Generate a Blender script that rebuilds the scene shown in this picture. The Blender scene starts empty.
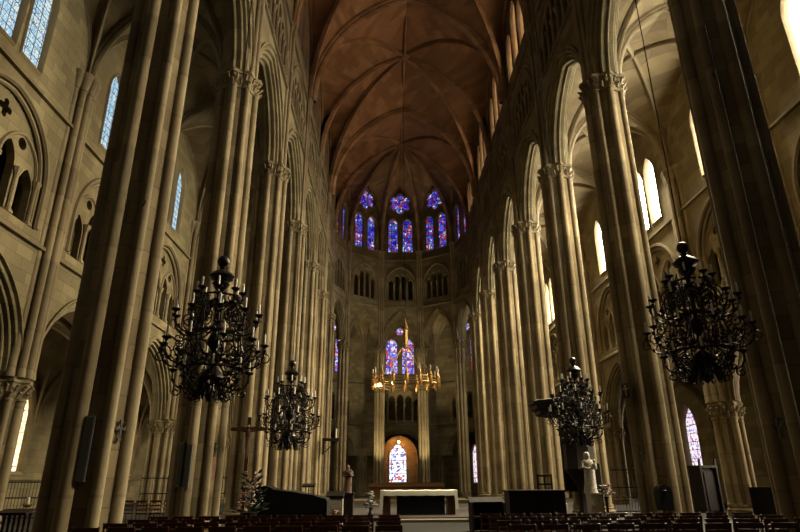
import bpy, bmesh, math, random
from mathutils import Vector, Matrix
from mathutils.geometry import delaunay_2d_cdt
random.seed(7)
C = bpy.context.scene.collection
PI = math.pi

# ------------------------------------------------------------------ plan of the church
PIER0, BAY = 12.8, 7.2          # first visible nave pier, bay length
NX = 7.6                        # nave pier axis
AX = 14.3                       # axis of the piers between inner and outer aisle
OX = 21.6                       # outer wall
YC = PIER0 + 6 * BAY            # centre of the apse
CAP = 17.2                      # top of the nave capitals
SPR = 26.8                      # springing of the high vault
KEY = 37.0
CX = -1.37                      # camera
BAYS = range(-3, 6)
def zk(k): return PIER0 + BAY * k

# ------------------------------------------------------------------ mesh helper
class MB:
    def __init__(s): s.v = []; s.f = []; s.uv = None
    def add(s, vs, fs):
        b = len(s.v); s.v += [tuple(p) for p in vs]; s.f += [tuple(b + i for i in f) for f in fs]
    def quad(s, a, b, c, d): s.add([a, b, c, d], [(0, 1, 2, 3)])
    def box(s, c, d, rz=0, rx=0):
        x, y, z = d[0] / 2, d[1] / 2, d[2] / 2
        M = Matrix.Rotation(rz, 3, 'Z') @ Matrix.Rotation(rx, 3, 'X')
        vs = [Vector(c) + M @ Vector((sx * x, sy * y, sz * z)) for sx in (-1, 1) for sy in (-1, 1) for sz in (-1, 1)]
        s.add(vs, [(0, 1, 3, 2), (4, 6, 7, 5), (0, 4, 5, 1), (2, 3, 7, 6), (0, 2, 6, 4), (1, 5, 7, 3)])
    def grid(s, rows, closed=False, cap=False):
        n, m = len(rows), len(rows[0]); b = len(s.v)
        for r in rows: s.v += [tuple(p) for p in r]
        for i in range(n - 1):
            for j in range(m if closed else m - 1):
                k = (j + 1) % m
                s.f.append((b + i * m + j, b + i * m + k, b + (i + 1) * m + k, b + (i + 1) * m + j))
        if cap:
            s.f.append(tuple(b + j for j in range(m))); s.f.append(tuple(b + (n - 1) * m + j for j in range(m)))
    def lathe(s, prof, n=16, c=(0, 0, 0), a0=0.0):
        rows = [[(c[0] + r * math.cos(a0 + 2 * PI * j / n), c[1] + r * math.sin(a0 + 2 * PI * j / n), c[2] + z) for j in range(n)] for r, z in prof]
        s.grid(rows, True, True)
    def tube(s, pts, r, n=6):
        pts = [Vector(p) for p in pts]; rows = []
        ref = None
        for i, p in enumerate(pts):
            t = (pts[min(i + 1, len(pts) - 1)] - pts[max(i - 1, 0)])
            if t.length < 1e-9: t = Vector((0, 0, 1))
            t.normalize()
            if ref is None: ref = Vector((1, 0, 0)) if abs(t.x) < .8 else Vector((0, 1, 0))
            u = ref - t * ref.dot(t)
            if u.length < 1e-6: u = t.orthogonal()
            u.normalize(); w = t.cross(u); ref = u
            q = r[i] if isinstance(r, (list, tuple)) else r
            rows.append([p + (u * math.cos(2 * PI * j / n) + w * math.sin(2 * PI * j / n)) * q for j in range(n)])
        s.grid(rows, True, True)
    def ball(s, c, r, n=10, m=6, sc=(1, 1, 1)):
        prof = [(max(r * math.sin(PI * i / m), r * .02), -r * math.cos(PI * i / m)) for i in range(m + 1)]
        rows = [[(c[0] + q * math.cos(2 * PI * j / n) * sc[0], c[1] + q * math.sin(2 * PI * j / n) * sc[1], c[2] + z * sc[2]) for j in range(n)] for q, z in prof]
        s.grid(rows, True, True)
    def build(s, name, mat, parent=None, loc=None, sharp=35, kind=None):
        me = bpy.data.meshes.new(name); me.from_pydata(s.v, [], s.f)
        bm = bmesh.new(); bm.from_mesh(me)
        bmesh.ops.recalc_face_normals(bm, faces=bm.faces); bm.to_mesh(me); bm.free()
        me.polygons.foreach_set('use_smooth', [True] * len(me.polygons))
        me.set_sharp_from_angle(angle=math.radians(sharp))
        if s.uv:
            l = me.uv_layers.new(name='UVMap')
            for lp in me.loops: l.data[lp.index].uv = s.uv[lp.vertex_index]
        me.materials.append(mat)
        o = bpy.data.objects.new(name, me); C.objects.link(o)
        if parent is not None: o.parent = parent
        if loc is not None: o.location = loc
        if kind: o['kind'] = kind
        return o

def tag(o, label, cat=None, group=None, kind=None):
    o['label'] = label
    if cat: o['category'] = cat
    if group: o['group'] = group
    if kind: o['kind'] = kind
    return o
def thing(name, label, cat, loc=(0, 0, 0), rz=0, group=None):
    o = bpy.data.objects.new(name, None); C.objects.link(o); o.location = loc; o.rotation_euler = (0, 0, rz)
    o.empty_display_size = .2
    return tag(o, label, cat, group)
def dup(root, loc, rz=0, label=None, group=None):
    def cp(o, par):
        c = o.copy(); C.objects.link(c)
        if par is not None: c.parent = par
        for ch in list(o.children): cp(ch, c)
        return c
    r = cp(root, None); r.location = loc; r.rotation_euler = (0, 0, rz)
    if label: r['label'] = label
    if group: r['group'] = group
    return r

# ------------------------------------------------------------------ materials
def nt(name):
    m = bpy.data.materials.new(name); m.use_nodes = True
    t = m.node_tree; b = t.nodes['Principled BSDF']
    return m, t, b
def N(t, typ, **kw):
    n = t.nodes.new(typ)
    for k, v in kw.items(): setattr(n, k, v)
    return n
def math_(t, op, a, b=None):
    n = N(t, 'ShaderNodeMath', operation=op)
    for i, q in enumerate((a, b)):
        if q is None: continue
        if isinstance(q, (int, float)): n.inputs[i].default_value = q
        else: t.links.new(q, n.inputs[i])
    return n.outputs[0]
def mixc(t, f, a, b, mode='MIX'):
    n = N(t, 'ShaderNodeMix', data_type='RGBA', blend_type=mode)
    for i, q in ((0, f), (6, a), (7, b)):
        if isinstance(q, (int, float)): n.inputs[i].default_value = q
        elif isinstance(q, tuple): n.inputs[i].default_value = (*q, 1)
        else: t.links.new(q, n.inputs[i])
    return n.outputs[2]

def stone(name, col, course=.42, length=.9, joint=.8, dirt=(.5, .42, .33), rough=.9):
    m, t, b = nt(name)
    p = N(t, 'ShaderNodeNewGeometry').outputs['Position']
    sx = N(t, 'ShaderNodeSeparateXYZ'); t.links.new(p, sx.inputs[0])
    zc = math_(t, 'DIVIDE', sx.outputs[2], course)
    row = math_(t, 'FLOOR', zc); fz = math_(t, 'FRACT', zc)
    s = math_(t, 'ADD', math_(t, 'DIVIDE', math_(t, 'ADD', sx.outputs[0], sx.outputs[1]), length), math_(t, 'MULTIPLY', row, .437))
    fs = math_(t, 'FRACT', s); ci = math_(t, 'FLOOR', s)
    cv = N(t, 'ShaderNodeCombineXYZ'); t.links.new(row, cv.inputs[0]); t.links.new(ci, cv.inputs[1])
    wn = N(t, 'ShaderNodeTexWhiteNoise'); t.links.new(cv.outputs[0], wn.inputs['Vector'])
    j = math_(t, 'MAXIMUM', math_(t, 'LESS_THAN', fz, .05), math_(t, 'LESS_THAN', fs, .025))
    n1 = N(t, 'ShaderNodeTexNoise'); n1.inputs['Scale'].default_value = .55; n1.inputs['Detail'].default_value = 6; t.links.new(p, n1.inputs['Vector'])
    n2 = N(t, 'ShaderNodeTexNoise'); n2.inputs['Scale'].default_value = 9; n2.inputs['Detail'].default_value = 4; t.links.new(p, n2.inputs['Vector'])
    tint = math_(t, 'ADD', math_(t, 'MULTIPLY', wn.outputs['Value'], .55), .70)
    base = mixc(t, 1.0, col, N(t, 'ShaderNodeCombineColor').outputs[0], 'MULTIPLY')
    cc = t.nodes[-2] if False else None
    comb = [n for n in t.nodes if n.bl_idname == 'ShaderNodeCombineColor'][-1]
    for i in range(3): t.links.new(tint, comb.inputs[i])
    mr = N(t, 'ShaderNodeMapRange'); mr.inputs[1].default_value = .42; mr.inputs[2].default_value = .72; mr.inputs[4].default_value = .75
    t.links.new(n1.outputs[0], mr.inputs[0])
    c2 = mixc(t, mr.outputs[0], base, tuple(col[i] * dirt[i] for i in range(3)))
    c3 = mixc(t, math_(t, 'MULTIPLY', n2.outputs[0], .25), c2, tuple(x * .6 for x in col))
    c4 = mixc(t, math_(t, 'MULTIPLY', j, .75 * joint), c3, tuple(x * .35 for x in col))
    t.links.new(c4, b.inputs['Base Color'])
    b.inputs['Roughness'].default_value = rough
    b.inputs['Specular IOR Level'].default_value = .25
    hgt = math_(t, 'SUBTRACT', math_(t, 'MULTIPLY', n2.outputs[0], .6), math_(t, 'MULTIPLY', j, joint))
    bp = N(t, 'ShaderNodeBump'); bp.inputs['Strength'].default_value = .45; bp.inputs['Distance'].default_value = .04
    t.links.new(hgt, bp.inputs['Height']); t.links.new(bp.outputs[0], b.inputs['Normal'])
    return m
def plain(name, col, rough=.6, metal=0, var=.25, scale=6, spec=.4, trans=None):
    m, t, b = nt(name)
    tc = N(t, 'ShaderNodeTexCoord')
    n = N(t, 'ShaderNodeTexNoise'); n.inputs['Scale'].default_value = scale; n.inputs['Detail'].default_value = 5
    t.links.new(tc.outputs['Object'], n.inputs['Vector'])
    t.links.new(mixc(t, n.outputs[0], tuple(min(1, x * (1 + var)) for x in col), tuple(x * (1 - var) for x in col)), b.inputs['Base Color'])
    b.inputs['Roughness'].default_value = rough; b.inputs['Metallic'].default_value = metal
    b.inputs['Specular IOR Level'].default_value = spec
    return m
def wood(name, col, rough=.45):
    m, t, b = nt(name)
    tc = N(t, 'ShaderNodeTexCoord'); mp = N(t, 'ShaderNodeMapping'); mp.inputs['Scale'].default_value = (14, 14, 1.5)
    t.links.new(tc.outputs['Object'], mp.inputs[0])
    n = N(t, 'ShaderNodeTexNoise'); n.inputs['Scale'].default_value = 2; n.inputs['Detail'].default_value = 6; n.inputs['Distortion'].default_value = .6
    t.links.new(mp.outputs[0], n.inputs['Vector'])
    t.links.new(mixc(t, n.outputs[0], tuple(x * 1.5 for x in col), tuple(x * .5 for x in col)), b.inputs['Base Color'])
    b.inputs['Roughness'].default_value = rough; b.inputs['Specular IOR Level'].default_value = .18
    return m
def emis(name, col, strength):
    m, t, b = nt(name)
    b.inputs['Base Color'].default_value = (*col, 1)
    b.inputs['Emission Color'].default_value = (*col, 1); b.inputs['Emission Strength'].default_value = strength
    return m
def glass(name, stops, strength, cell=5.0, lead=.06, grid=None, big=None, glow=(1, 1, 1)):
    """leaded glass lit from outside: random quarries, lead lines, iron saddle bars"""
    m, t, b = nt(name)
    t.nodes.remove(b); out = [n for n in t.nodes if n.bl_idname == 'ShaderNodeOutputMaterial'][0]
    uv = N(t, 'ShaderNodeUVMap').outputs[0]
    vo = N(t, 'ShaderNodeTexVoronoi'); vo.inputs['Scale'].default_value = cell; t.links.new(uv, vo.inputs['Vector'])
    ed = N(t, 'ShaderNodeTexVoronoi', feature='DISTANCE_TO_EDGE'); ed.inputs['Scale'].default_value = cell; t.links.new(uv, ed.inputs['Vector'])
    sc = N(t, 'ShaderNodeSeparateColor'); t.links.new(vo.outputs['Color'], sc.inputs[0])
    rp = N(t, 'ShaderNodeValToRGB'); rp.color_ramp.interpolation = 'CONSTANT'
    rp.color_ramp.elements.remove(rp.color_ramp.elements[1])
    for i, (p, c) in enumerate(stops):
        e = rp.color_ramp.elements[0] if i == 0 else rp.color_ramp.elements.new(p)
        e.position = p; e.color = (*c, 1)
    t.links.new(sc.outputs[0], rp.inputs[0])
    col = rp.outputs[0]
    if big:
        n = N(t, 'ShaderNodeTexNoise'); n.inputs['Scale'].default_value = big[0]; n.inputs['Detail'].default_value = 3; t.links.new(uv, n.inputs['Vector'])
        mr = N(t, 'ShaderNodeMapRange'); mr.inputs[1].default_value = .45; mr.inputs[2].default_value = .62; t.links.new(n.outputs[0], mr.inputs[0])
        col = mixc(t, mr.outputs[0], col, mixc(t, 1.0, col, big[1], 'MULTIPLY'))
    k = math_(t, 'GREATER_THAN', ed.outputs['Distance'], lead)
    if grid:
        s2 = N(t, 'ShaderNodeSeparateXYZ'); t.links.new(uv, s2.inputs[0])
        for i, (g, w) in enumerate(grid):
            fr = math_(t, 'FRACT', math_(t, 'DIVIDE', s2.outputs[i], g))
            k = math_(t, 'MULTIPLY', k, math_(t, 'GREATER_THAN', fr, w / g))
    cm = mixc(t, k, (.012, .01, .012), col)
    cm = mixc(t, 1.0, cm, glow, 'MULTIPLY')
    e = N(t, 'ShaderNodeEmission'); e.inputs['Strength'].default_value = strength
    t.links.new(cm, e.inputs['Color']); t.links.new(e.outputs[0], out.inputs['Surface'])
    return m

LIME = (.162, .13, .066)
M_stone = stone('limestone_blocks', LIME)
M_pier = stone('limestone_drums', (.165, .127, .067), course=.55, length=1.1)
M_shaft = stone('limestone_shafts', (.19, .148, .082), course=1.3, length=40, joint=.4)
M_carve = stone('carved_limestone', (.165, .128, .07), course=60, length=90, joint=0)
M_vault = stone('brown_vault_plaster', (.27, .165, .08), course=.35, length=1.4, joint=.35, dirt=(.72, .62, .55))
M_rib = stone('vault_rib_stone', (.29, .185, .095), course=.6, length=30, joint=.4)
M_aisle_vault = stone('aisle_vault_stone', (.175, .133, .068), course=.32, length=.9, joint=.5)
M_floor = stone('worn_floor_slabs', (.013, .009, .0055), course=60, length=.8, rough=.95)
M_iron = plain('black_wrought_iron', (.018, .014, .011), .38, .6, .4, 9)
M_gilt = plain('gilt_metal', (.26, .15, .05), .35, .9, .3, 5)
M_brass = plain('old_brass', (.35, .2, .07), .35, .9, .3, 5)
M_cable = plain('dark_cable', (.008, .007, .006), .9, 0, .2, 6, .05)
M_candle = plain('white_candle_wax', (.42, .38, .31), .5, 0, .05)
M_chair = wood('dark_red_chair_wood', (.045, .013, .006), .35)
M_rush = plain('rush_seat', (.035, .018, .007), .9, 0, .3, 30, .1)
M_oak = wood('dark_oak', (.009, .0045, .0025), .75)
M_redwood = wood('red_brown_wood', (.06, .028, .010), .45)
M_black = plain('black_cloth', (.004, .0035, .003), .9, 0, .3, 6, .1)
M_blackplastic = plain('black_plastic', (.006, .006, .006), .7, 0, .2, 6, .1)
M_linen = plain('white_altar_linen', (.46, .44, .35), .8, 0, .06, 12)
M_greymetal = plain('pale_grey_metal', (.12, .125, .11), .5, .3, .1)
M_darkgrille = plain('dark_speaker_cloth', (.035, .035, .028), .8, 0, .2, 40)
M_carpet = plain('red_brown_carpet', (.013, .004, .002), .95, 0, .3, 15)
M_step = plain('pale_stone_step', (.10, .075, .038), .8, 0, .2, 4)
M_marble = plain('pale_statue_stone', (.26, .235, .18), .45, 0, .8, 14)
M_poly = plain('painted_statue_wood', (.06, .022, .010), .6, 0, .6, 7)
M_leaf = plain('dark_green_leaves', (.012, .018, .007), .6, 0, .5, 12)
M_pink = plain('pink_petals', (.25, .06, .05), .6, 0, .4, 12)
M_orange = plain('orange_petals', (.3, .09, .02), .6, 0, .4, 12)
M_white = plain('white_petals', (.4, .36, .3), .6, 0, .15, 12)
M_gold = plain('dull_gold_paint', (.42, .27, .07), .45, .5, .3, 8)
M_flame = emis('glowing_bulb', (1, .72, .32), 60)

STAINED = [(0, (.02, .03, .45)), (.16, (.10, .12, .85)), (.32, (.6, .03, .03)), (.46, (.20, .26, .95)), (.58, (.85, .82, 1.0)), (.68, (.25, .05, .35)), (.8, (.75, .35, .12)), (.88, (.03, .2, .5))]
G_apse = glass('deep_blue_and_red_stained_glass', STAINED, 1.35, 4.6, .045, [(1.3, .07), (.95, .07)], (.9, (.25, .22, .8)))
G_amb = glass('violet_blue_stained_glass', [(0, (.10, .09, .75)), (.25, (.35, .35, 1.0)), (.5, (.75, .06, .07)), (.62, (.85, .85, 1.0)), (.78, (.3, .1, .5)), (.9, (.9, .5, .25))], 1.7, 4.2, .04, [(1.4, .06), (.9, .06)])
G_chapel = glass('white_and_blue_chapel_glass', [(0, (1, 1, 1)), (.45, (.65, .75, 1)), (.62, (.12, .14, .5)), (.75, (.9, .9, 1)), (.9, (.55, .1, .08))], 3.2, 4.0, .05, [(.8, .07), (.8, .07)])
G_north = glass('pale_blue_grisaille_glass', [(0, (.62, .85, 1.0)), (.4, (.8, .95, 1.0)), (.7, (.5, .75, .95)), (.85, (.9, 1, 1))], 1.3, 7, .035, [(.36, .03), (.36, .03)], (.8, (.75, .9, 1)))
G_south = glass('white_sunlit_grisaille_glass', [(0, (1, .93, .78)), (.4, (1, .97, .86)), (.7, (.97, .86, .66)), (.85, (1, .95, .8))], 125, 8, .03, [(.45, .02), (.6, .03)])
G_high_s = glass('amber_and_red_high_glass', [(0, (1, .55, .27)), (.3, (1, .7, .4)), (.5, (.8, .2, .16)), (.62, (.55, .25, .5)), (.75, (1, .78, .5))], 17, 4, .04, [(1.3, .06), (.9, .06)])
G_high_n = glass('blue_and_red_high_glass', STAINED, 1.0, 4, .04, [(1.3, .06), (.9, .06)])
G_out_s = glass('pink_speckled_aisle_glass', [(0, (1, .85, .85)), (.35, (.85, .7, .95)), (.5, (.55, .12, .2)), (.6, (.35, .3, .75)), (.75, (1, .95, .9))], 2.2, 7, .05, [(.62, .03), (.6, .04)])
G_out_n = glass('cream_aisle_glass', [(0, (1, .82, .46)), (.5, (1, .74, .36)), (.75, (.9, .72, .5))], 3.5, 7, .04, [(.6, .03), (.6, .04)])

# ------------------------------------------------------------------ arches, panels
def frame(o, du, dw):
    return lambda u, v, w: (o[0] + du[0] * u + dw[0] * w, o[1] + du[1] * u + dw[1] * w, v)
def arch_pts(mid, a, h, spring, r=0.0, n=10):
    """points of a pointed arch of half span a and rise h, moved outwards by r"""
    R = (a * a + h * h) / (2 * a); c = R - a; Q = R + r
    te = math.acos(max(-1, min(1, -c / Q))) if True else 0
    L = []
    for i in range(n + 1):
        t = PI + (te - PI) * i / n
        L.append((mid + c + Q * math.cos(t), spring + Q * math.sin(t)))
    return L + [(2 * mid - u, v) for u, v in reversed(L[:-1])]
def lancet(mid, w, sill, spring, apex, n=6):
    p = arch_pts(mid, w / 2, apex - spring, spring, 0, n)
    return [(mid - w / 2, sill)] + p + [(mid + w / 2, sill)]
def foils(cu, cv, r, k=6, a0=PI / 2, n=60):
    rc, rl = r * .55, r * .36; d = r - rl; out = []
    for i in range(n):
        t = 2 * PI * i / n; best = rc
        for j in range(k):
            q = a0 + 2 * PI * j / k; s = d * math.sin(t - q)
            if abs(s) < rl and math.cos(t - q) > 0: best = max(best, d * math.cos(t - q) + math.sqrt(rl * rl - s * s))
        out.append((cu + best * math.cos(t), cv + best * math.sin(t)))
    return out
def circle(cu, cv, r, n=16): return [(cu + r * math.cos(2 * PI * i / n), cv + r * math.sin(2 * PI * i / n)) for i in range(n)]
def inside(p, poly):
    x, y = p; c = False; n = len(poly)
    for i in range(n):
        x1, y1 = poly[i]; x2, y2 = poly[i - 1]
        if (y1 > y) != (y2 > y) and x < (x2 - x1) * (y - y1) / (y2 - y1) + x1: c = not c
    return c
_tri = {}
def tri(outer, holes):
    key = (tuple(outer), tuple(tuple(h) for h in holes))
    if key in _tri: return _tri[key]
    vs = []; es = []
    for lp in [outer] + holes:
        b = len(vs); vs += [Vector(p) for p in lp]; es += [(b + i, b + (i + 1) % len(lp)) for i in range(len(lp))]
    V, E, F, *_ = delaunay_2d_cdt(vs, es, [], 0, 1e-5)
    fs = []
    for f in F:
        c = (sum(V[i].x for i in f) / len(f), sum(V[i].y for i in f) / len(f))
        if inside(c, outer) and not any(inside(c, h) for h in holes): fs.append(f)
    _tri[key] = ([(v.x, v.y) for v in V], fs); return _tri[key]
def panel(mb, fr, outer, holes, w0, w1, edge=False):
    V, F = tri(outer, holes)
    mb.add([fr(u, v, w0) for u, v in V], F); mb.add([fr(u, v, w1) for u, v in V], F)
    for h in holes + ([outer] if edge else []):
        mb.grid([[fr(u, v, w0) for u, v in h], [fr(u, v, w1) for u, v in h]], True)
def pane(fr, outline, w, mat, parent, name='stained_glass'):
    mb = MB(); V, F = tri(outline, []); mb.add([fr(u, v, w) for u, v in V], F)
    mb.uv = [(u + fr(0, 0, 0)[1] * .137 + fr(0, 0, 0)[0] * .31, v) for u, v in V]
    return mb.build(name, mat, parent)
def sweep_arch(mb, fr, mid, a, h, spring, prof, n=12, foot=0.0):
    cols = []
    for r, w in prof:
        p = [(u, v, w) for u, v in arch_pts(mid, a, h, spring, r, n)]
        if foot: p = [(p[0][0], spring - foot, w)] + p + [(p[-1][0], spring - foot, w)]
        cols.append([fr(*q) for q in p])
    mb.grid(cols)
def roll_prof(r0, w0, q, n=6):
    return [(r0 + q * math.cos(2 * PI * i / n), w0 + q * math.sin(2 * PI * i / n)) for i in range(n + 1)]
def arcade_prof(T, ext):
    e = ext
    def roll(r, w, q, a0, a1, n=5):
        return [(r + q * math.cos(math.radians(a0 + (a1 - a0) * i / n)), w + q * math.sin(math.radians(a0 + (a1 - a0) * i / n))) for i in range(n + 1)]
    half = [(e, 0), (e, -.09), (e * .88, -.10), (e * .84, .02), (e * .76, .03)]
    half += roll(e * .66, .05, e * .10, 20, -150) + [(e * .56, .16), (e * .5, .17)] + roll(e * .42, .18, e * .10, 20, -150) + [(e * .32, .30), (e * .26, .31)]
    half += roll(e * .18, .32, e * .10, 20, -160) + [(e * .09, .43), (e * .10, .47)]
    mid = [(e * .02, T / 2 - .05), (e * -.02, T / 2)]
    return half + mid + [(r, T - w) for r, w in reversed(half + mid[:1])]

def bay_wall(mb, fr, L, a, h, spring, ext, top, T, holes, bottom=None):
    m = L / 2; arch = arch_pts(m, a, h, spring, ext, 12)
    outer = [(0, spring)] + ([(arch[0][0], spring)] if arch[0][0] < 1e-3 else []) + arch + [(L, spring), (L, top), (0, top)]
    panel(mb, fr, outer, holes, 0, T)
    sweep_arch(mb, fr, m, a, h, spring, arcade_prof(T, ext))
def course(mb, fr, L, v, hgt=.22, out=.13):
    vs = [fr(u, vv, w) for u in (0, L) for vv, w in ((v, .02), (v, -out), (v + hgt * .5, -out), (v + hgt, .02))]
    mb.add(vs, [(0, 1, 5, 4), (1, 2, 6, 5), (2, 3, 7, 6)])
def niche_box(mb, fr, L, v0, v1, w0, w1, g=.0):
    q = [fr(u, v, w) for w in (w0, w1) for u, v in ((g, v0), (L - g, v0), (L - g, v1), (g, v1))]
    mb.add(q, [(4, 5, 6, 7), (0, 1, 5, 4), (2, 3, 7, 6), (0, 4, 7, 3), (1, 2, 6, 5)])

wn_count = [0]
def window(fr, outlines, w, mat, label, sur=.16, group=None, bars=True):
    """stone surround (mesh) with one pane per light"""
    wn_count[0] += 1
    mb = MB()
    for o in outlines:
        n = len(o); cu = sum(p[0] for p in o) / n; cv = sum(p[1] for p in o) / n
        rows = [[], [], [], []]
        for u, v in o:
            d = math.hypot(u - cu, v - cv); su, sv = (u - cu) / d, (v - cv) / d
            for i, (q, ww) in enumerate(((sur, -.02), (sur * .5, -.09), (.0, -.02), (-.07, .12))):
                rows[i].append(fr(u + su * q, v + sv * q, ww))
        mb.grid([[r[j] for j in range(n)] for r in rows], True)
    win = mb.build('window_%d' % wn_count[0], M_carve)
    tag(win, label, 'window', group, 'structure')
    for o in outlines: pane(fr, o, w, mat, win)
    return win

ORD = {-3: 'farthest back', -2: 'second back', -1: 'level with the viewer', 0: 'first', 1: 'second', 2: 'third', 3: 'fourth', 4: 'fifth', 5: 'sixth'}
SIDE = {-1: 'left', 1: 'right'}

def colonnette_row(parent, fr, us, v0, v1, r, w, name='triforium_colonnette', capw=.12):
    for u in us:
        mb = MB(); x, y, _ = fr(u, 0, w)
        mb.lathe([(r * 1.9, 0), (r * 1.9, .08), (r * 1.3, .16), (r, .2), (r, v1 - v0 - .3), (r * 1.2, v1 - v0 - .28), (r * 2.1, v1 - v0 - .06), (r * 2.1, v1 - v0)], 8)
        mb.build(name, M_shaft, parent, (x, y, v0))

# ------------------------------------------------------------------ nave walls and aisle walls
def tri_nave(L, sc=1.0, lo=22.5):
    m = L / 2; hs = []
    for i in range(6):
        ap = lo + (1.95, 2.45, 2.85, 2.85, 2.45, 1.95)[i]
        hs.append(lancet(m + (i - 2.5) * .86, .58, lo, ap - .45, ap, 5))
    return hs
for sd in (-1, 1):
    nv = MB(); am = MB(); frs = {}
    for k in BAYS:
        fr = frame((sd * (NX - .5), zk(k)), (0, 1), (sd, 0)); frs[k] = fr
        T3 = tri_nave(BAY)
        CL = [lancet(3.6 + d, 1.3, 27.7, s, s + 1.05, 6) for d, s in ((-1.75, 30.0), (0, 31.3), (1.75, 30.0))]
        bay_wall(nv, fr, BAY, 2.75, 3.8, CAP, .78, 35.0, 1.1, T3 + CL)
        niche_box(nv, fr, BAY, 21.9, 26.2, 1.1, 2.4)
        course(nv, fr, BAY, 22.05); course(nv, fr, BAY, 26.35)
        sweep_arch(am, fr, 3.6, 2.85, 3.0, 23.0, roll_prof(0, -.02, .11), 12, .8)
        sweep_arch(am, fr, 3.6, 3.15, 3.3, 23.0, roll_prof(0, 0, .07), 12, .8)
    W = nv.build('wall_%s' % SIDE[sd], M_stone, kind='structure')
    tag(W, 'tall %s nave wall of pale limestone blocks with arcade, gallery and high windows' % SIDE[sd], 'wall', None, 'structure')
    am.build('relieving_arch', M_carve, W)
    for k in BAYS:
        if k < 0: continue
        colonnette_row(W, frs[k], [3.6 + (i - 3) * .86 for i in range(7)], 22.3, 24.0, .075, .0)
    for k in BAYS:
        CL = [lancet(3.6 + d, 1.3, 27.7, s, s + 1.05, 6) for d, s in ((-1.75, 30.0), (0, 31.3), (1.75, 30.0))]
        window(frs[k], CL, .5, G_high_s if sd > 0 else G_high_n, 'three tall coloured high windows of the %s nave wall, %s bay' % (SIDE[sd], ORD[k]))

    # wall between inner and outer aisle
    aw = MB(); mo = MB(); frs = {}
    for k in BAYS:
        fr = frame((sd * (AX - .4), zk(k)), (0, 1), (sd, 0)); frs[k] = fr
        big = lancet(3.6, 5.0, 9.95, 11.5, 14.15, 10)
        CL = [lancet(3.1 + d, 1.15, 15.4, 18.2, 19.3, 6) for d in (-.76, .76)]
        bay_wall(aw, fr, BAY, 2.75, 3.4, 4.9, .6, 21.9, .9, [big] + CL)
        subs = [lancet(3.6 + d, .82, 10.0, s, s + .75, 6) for d, s in ((-1.77, 11.2), (-.62, 11.75), (.62, 11.75), (1.77, 11.2))]
        ocs = [foils(3.6, 13.3, .34, 4), circle(3.6 - 1.2, 12.65, .22), circle(3.6 + 1.2, 12.65, .22)]
        panel(aw, fr, lancet(3.6, 5.2, 9.9, 11.5, 14.25, 10), subs + ocs, .22, .5)
        niche_box(aw, fr, BAY, 9.4, 14.6, .9, 2.1)
        course(aw, fr, BAY, 9.4, .26, .16); course(aw, fr, BAY, 14.6, .26, .16)
        sweep_arch(mo, fr, 3.6, 2.5, 2.65, 11.5, roll_prof(.06, .0, .11), 12, 1.5)
        sweep_arch(mo, fr, 3.6, 2.5, 2.65, 11.5, roll_prof(-.14, .12, .08), 12, 1.5)
        for d in (-1.2, 1.2): sweep_arch(mo, fr, 3.6 + d, 1.05, 1.3, 11.7, roll_prof(0, .2, .07), 8)
    W = aw.build('wall_%s_aisle' % SIDE[sd], M_stone)
    tag(W, 'limestone wall of the %s inner aisle with low arches, blind gallery and lancets' % SIDE[sd], 'wall', None, 'structure')
    mo.build('gallery_moulding', M_carve, W)
    for k in BAYS:
        if k < 0: continue
        colonnette_row(W, frs[k], [3.6 + d for d in (-2.3, -1.2, 0, 1.2, 2.3)], 10.0, 11.7, .085, .16, 'gallery_colonnette')
    for k in BAYS:
        CL = [lancet(3.1 + d, 1.15, 15.4, 18.2, 19.3, 6) for d in (-.76, .76)]
        window(frs[k], CL, .3 if sd > 0 else .14, G_north if sd < 0 or k < 0 else G_south,
               ('pair of glaring white lancet windows high in the right aisle wall, %s bay' if sd > 0 else 'pair of pale blue leaded lancet windows high in the left aisle wall, %s bay') % ORD[k])
    # outer wall
    ow = MB(); frs = {}
    for k in BAYS:
        fr = frame((sd * OX, zk(k)), (0, 1), (sd, 0)); frs[k] = fr
        panel(ow, fr, [(0, 0), (BAY, 0), (BAY, 10.2), (0, 10.2)], [] if (sd, k) == (1, 3) else [lancet(5.85 if sd < 0 and k in (2, 4) else 3.6, 2.3, 2.1, 5.0, 6.9, 8)], 0, .6)
        course(ow, fr, BAY, 1.7, .2, .12)
    W = ow.build('wall_%s_outer' % SIDE[sd], M_stone)
    tag(W, 'outer wall of the %s side aisle built of limestone' % SIDE[sd], 'wall', None, 'structure')
    for k in BAYS:
        if (sd, k) == (1, 3): continue
        window(frs[k], [lancet(5.85 if sd < 0 and k in (2, 4) else 3.6, 2.3, 2.1, 5.0, 6.9, 8)], .35, G_out_s if sd > 0 else G_out_n,
               ('tall pink speckled lancet window low in the right outer aisle, %s bay' if sd > 0 else 'tall cream lancet window low in the left outer aisle, %s bay') % ORD[k], .22)

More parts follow.
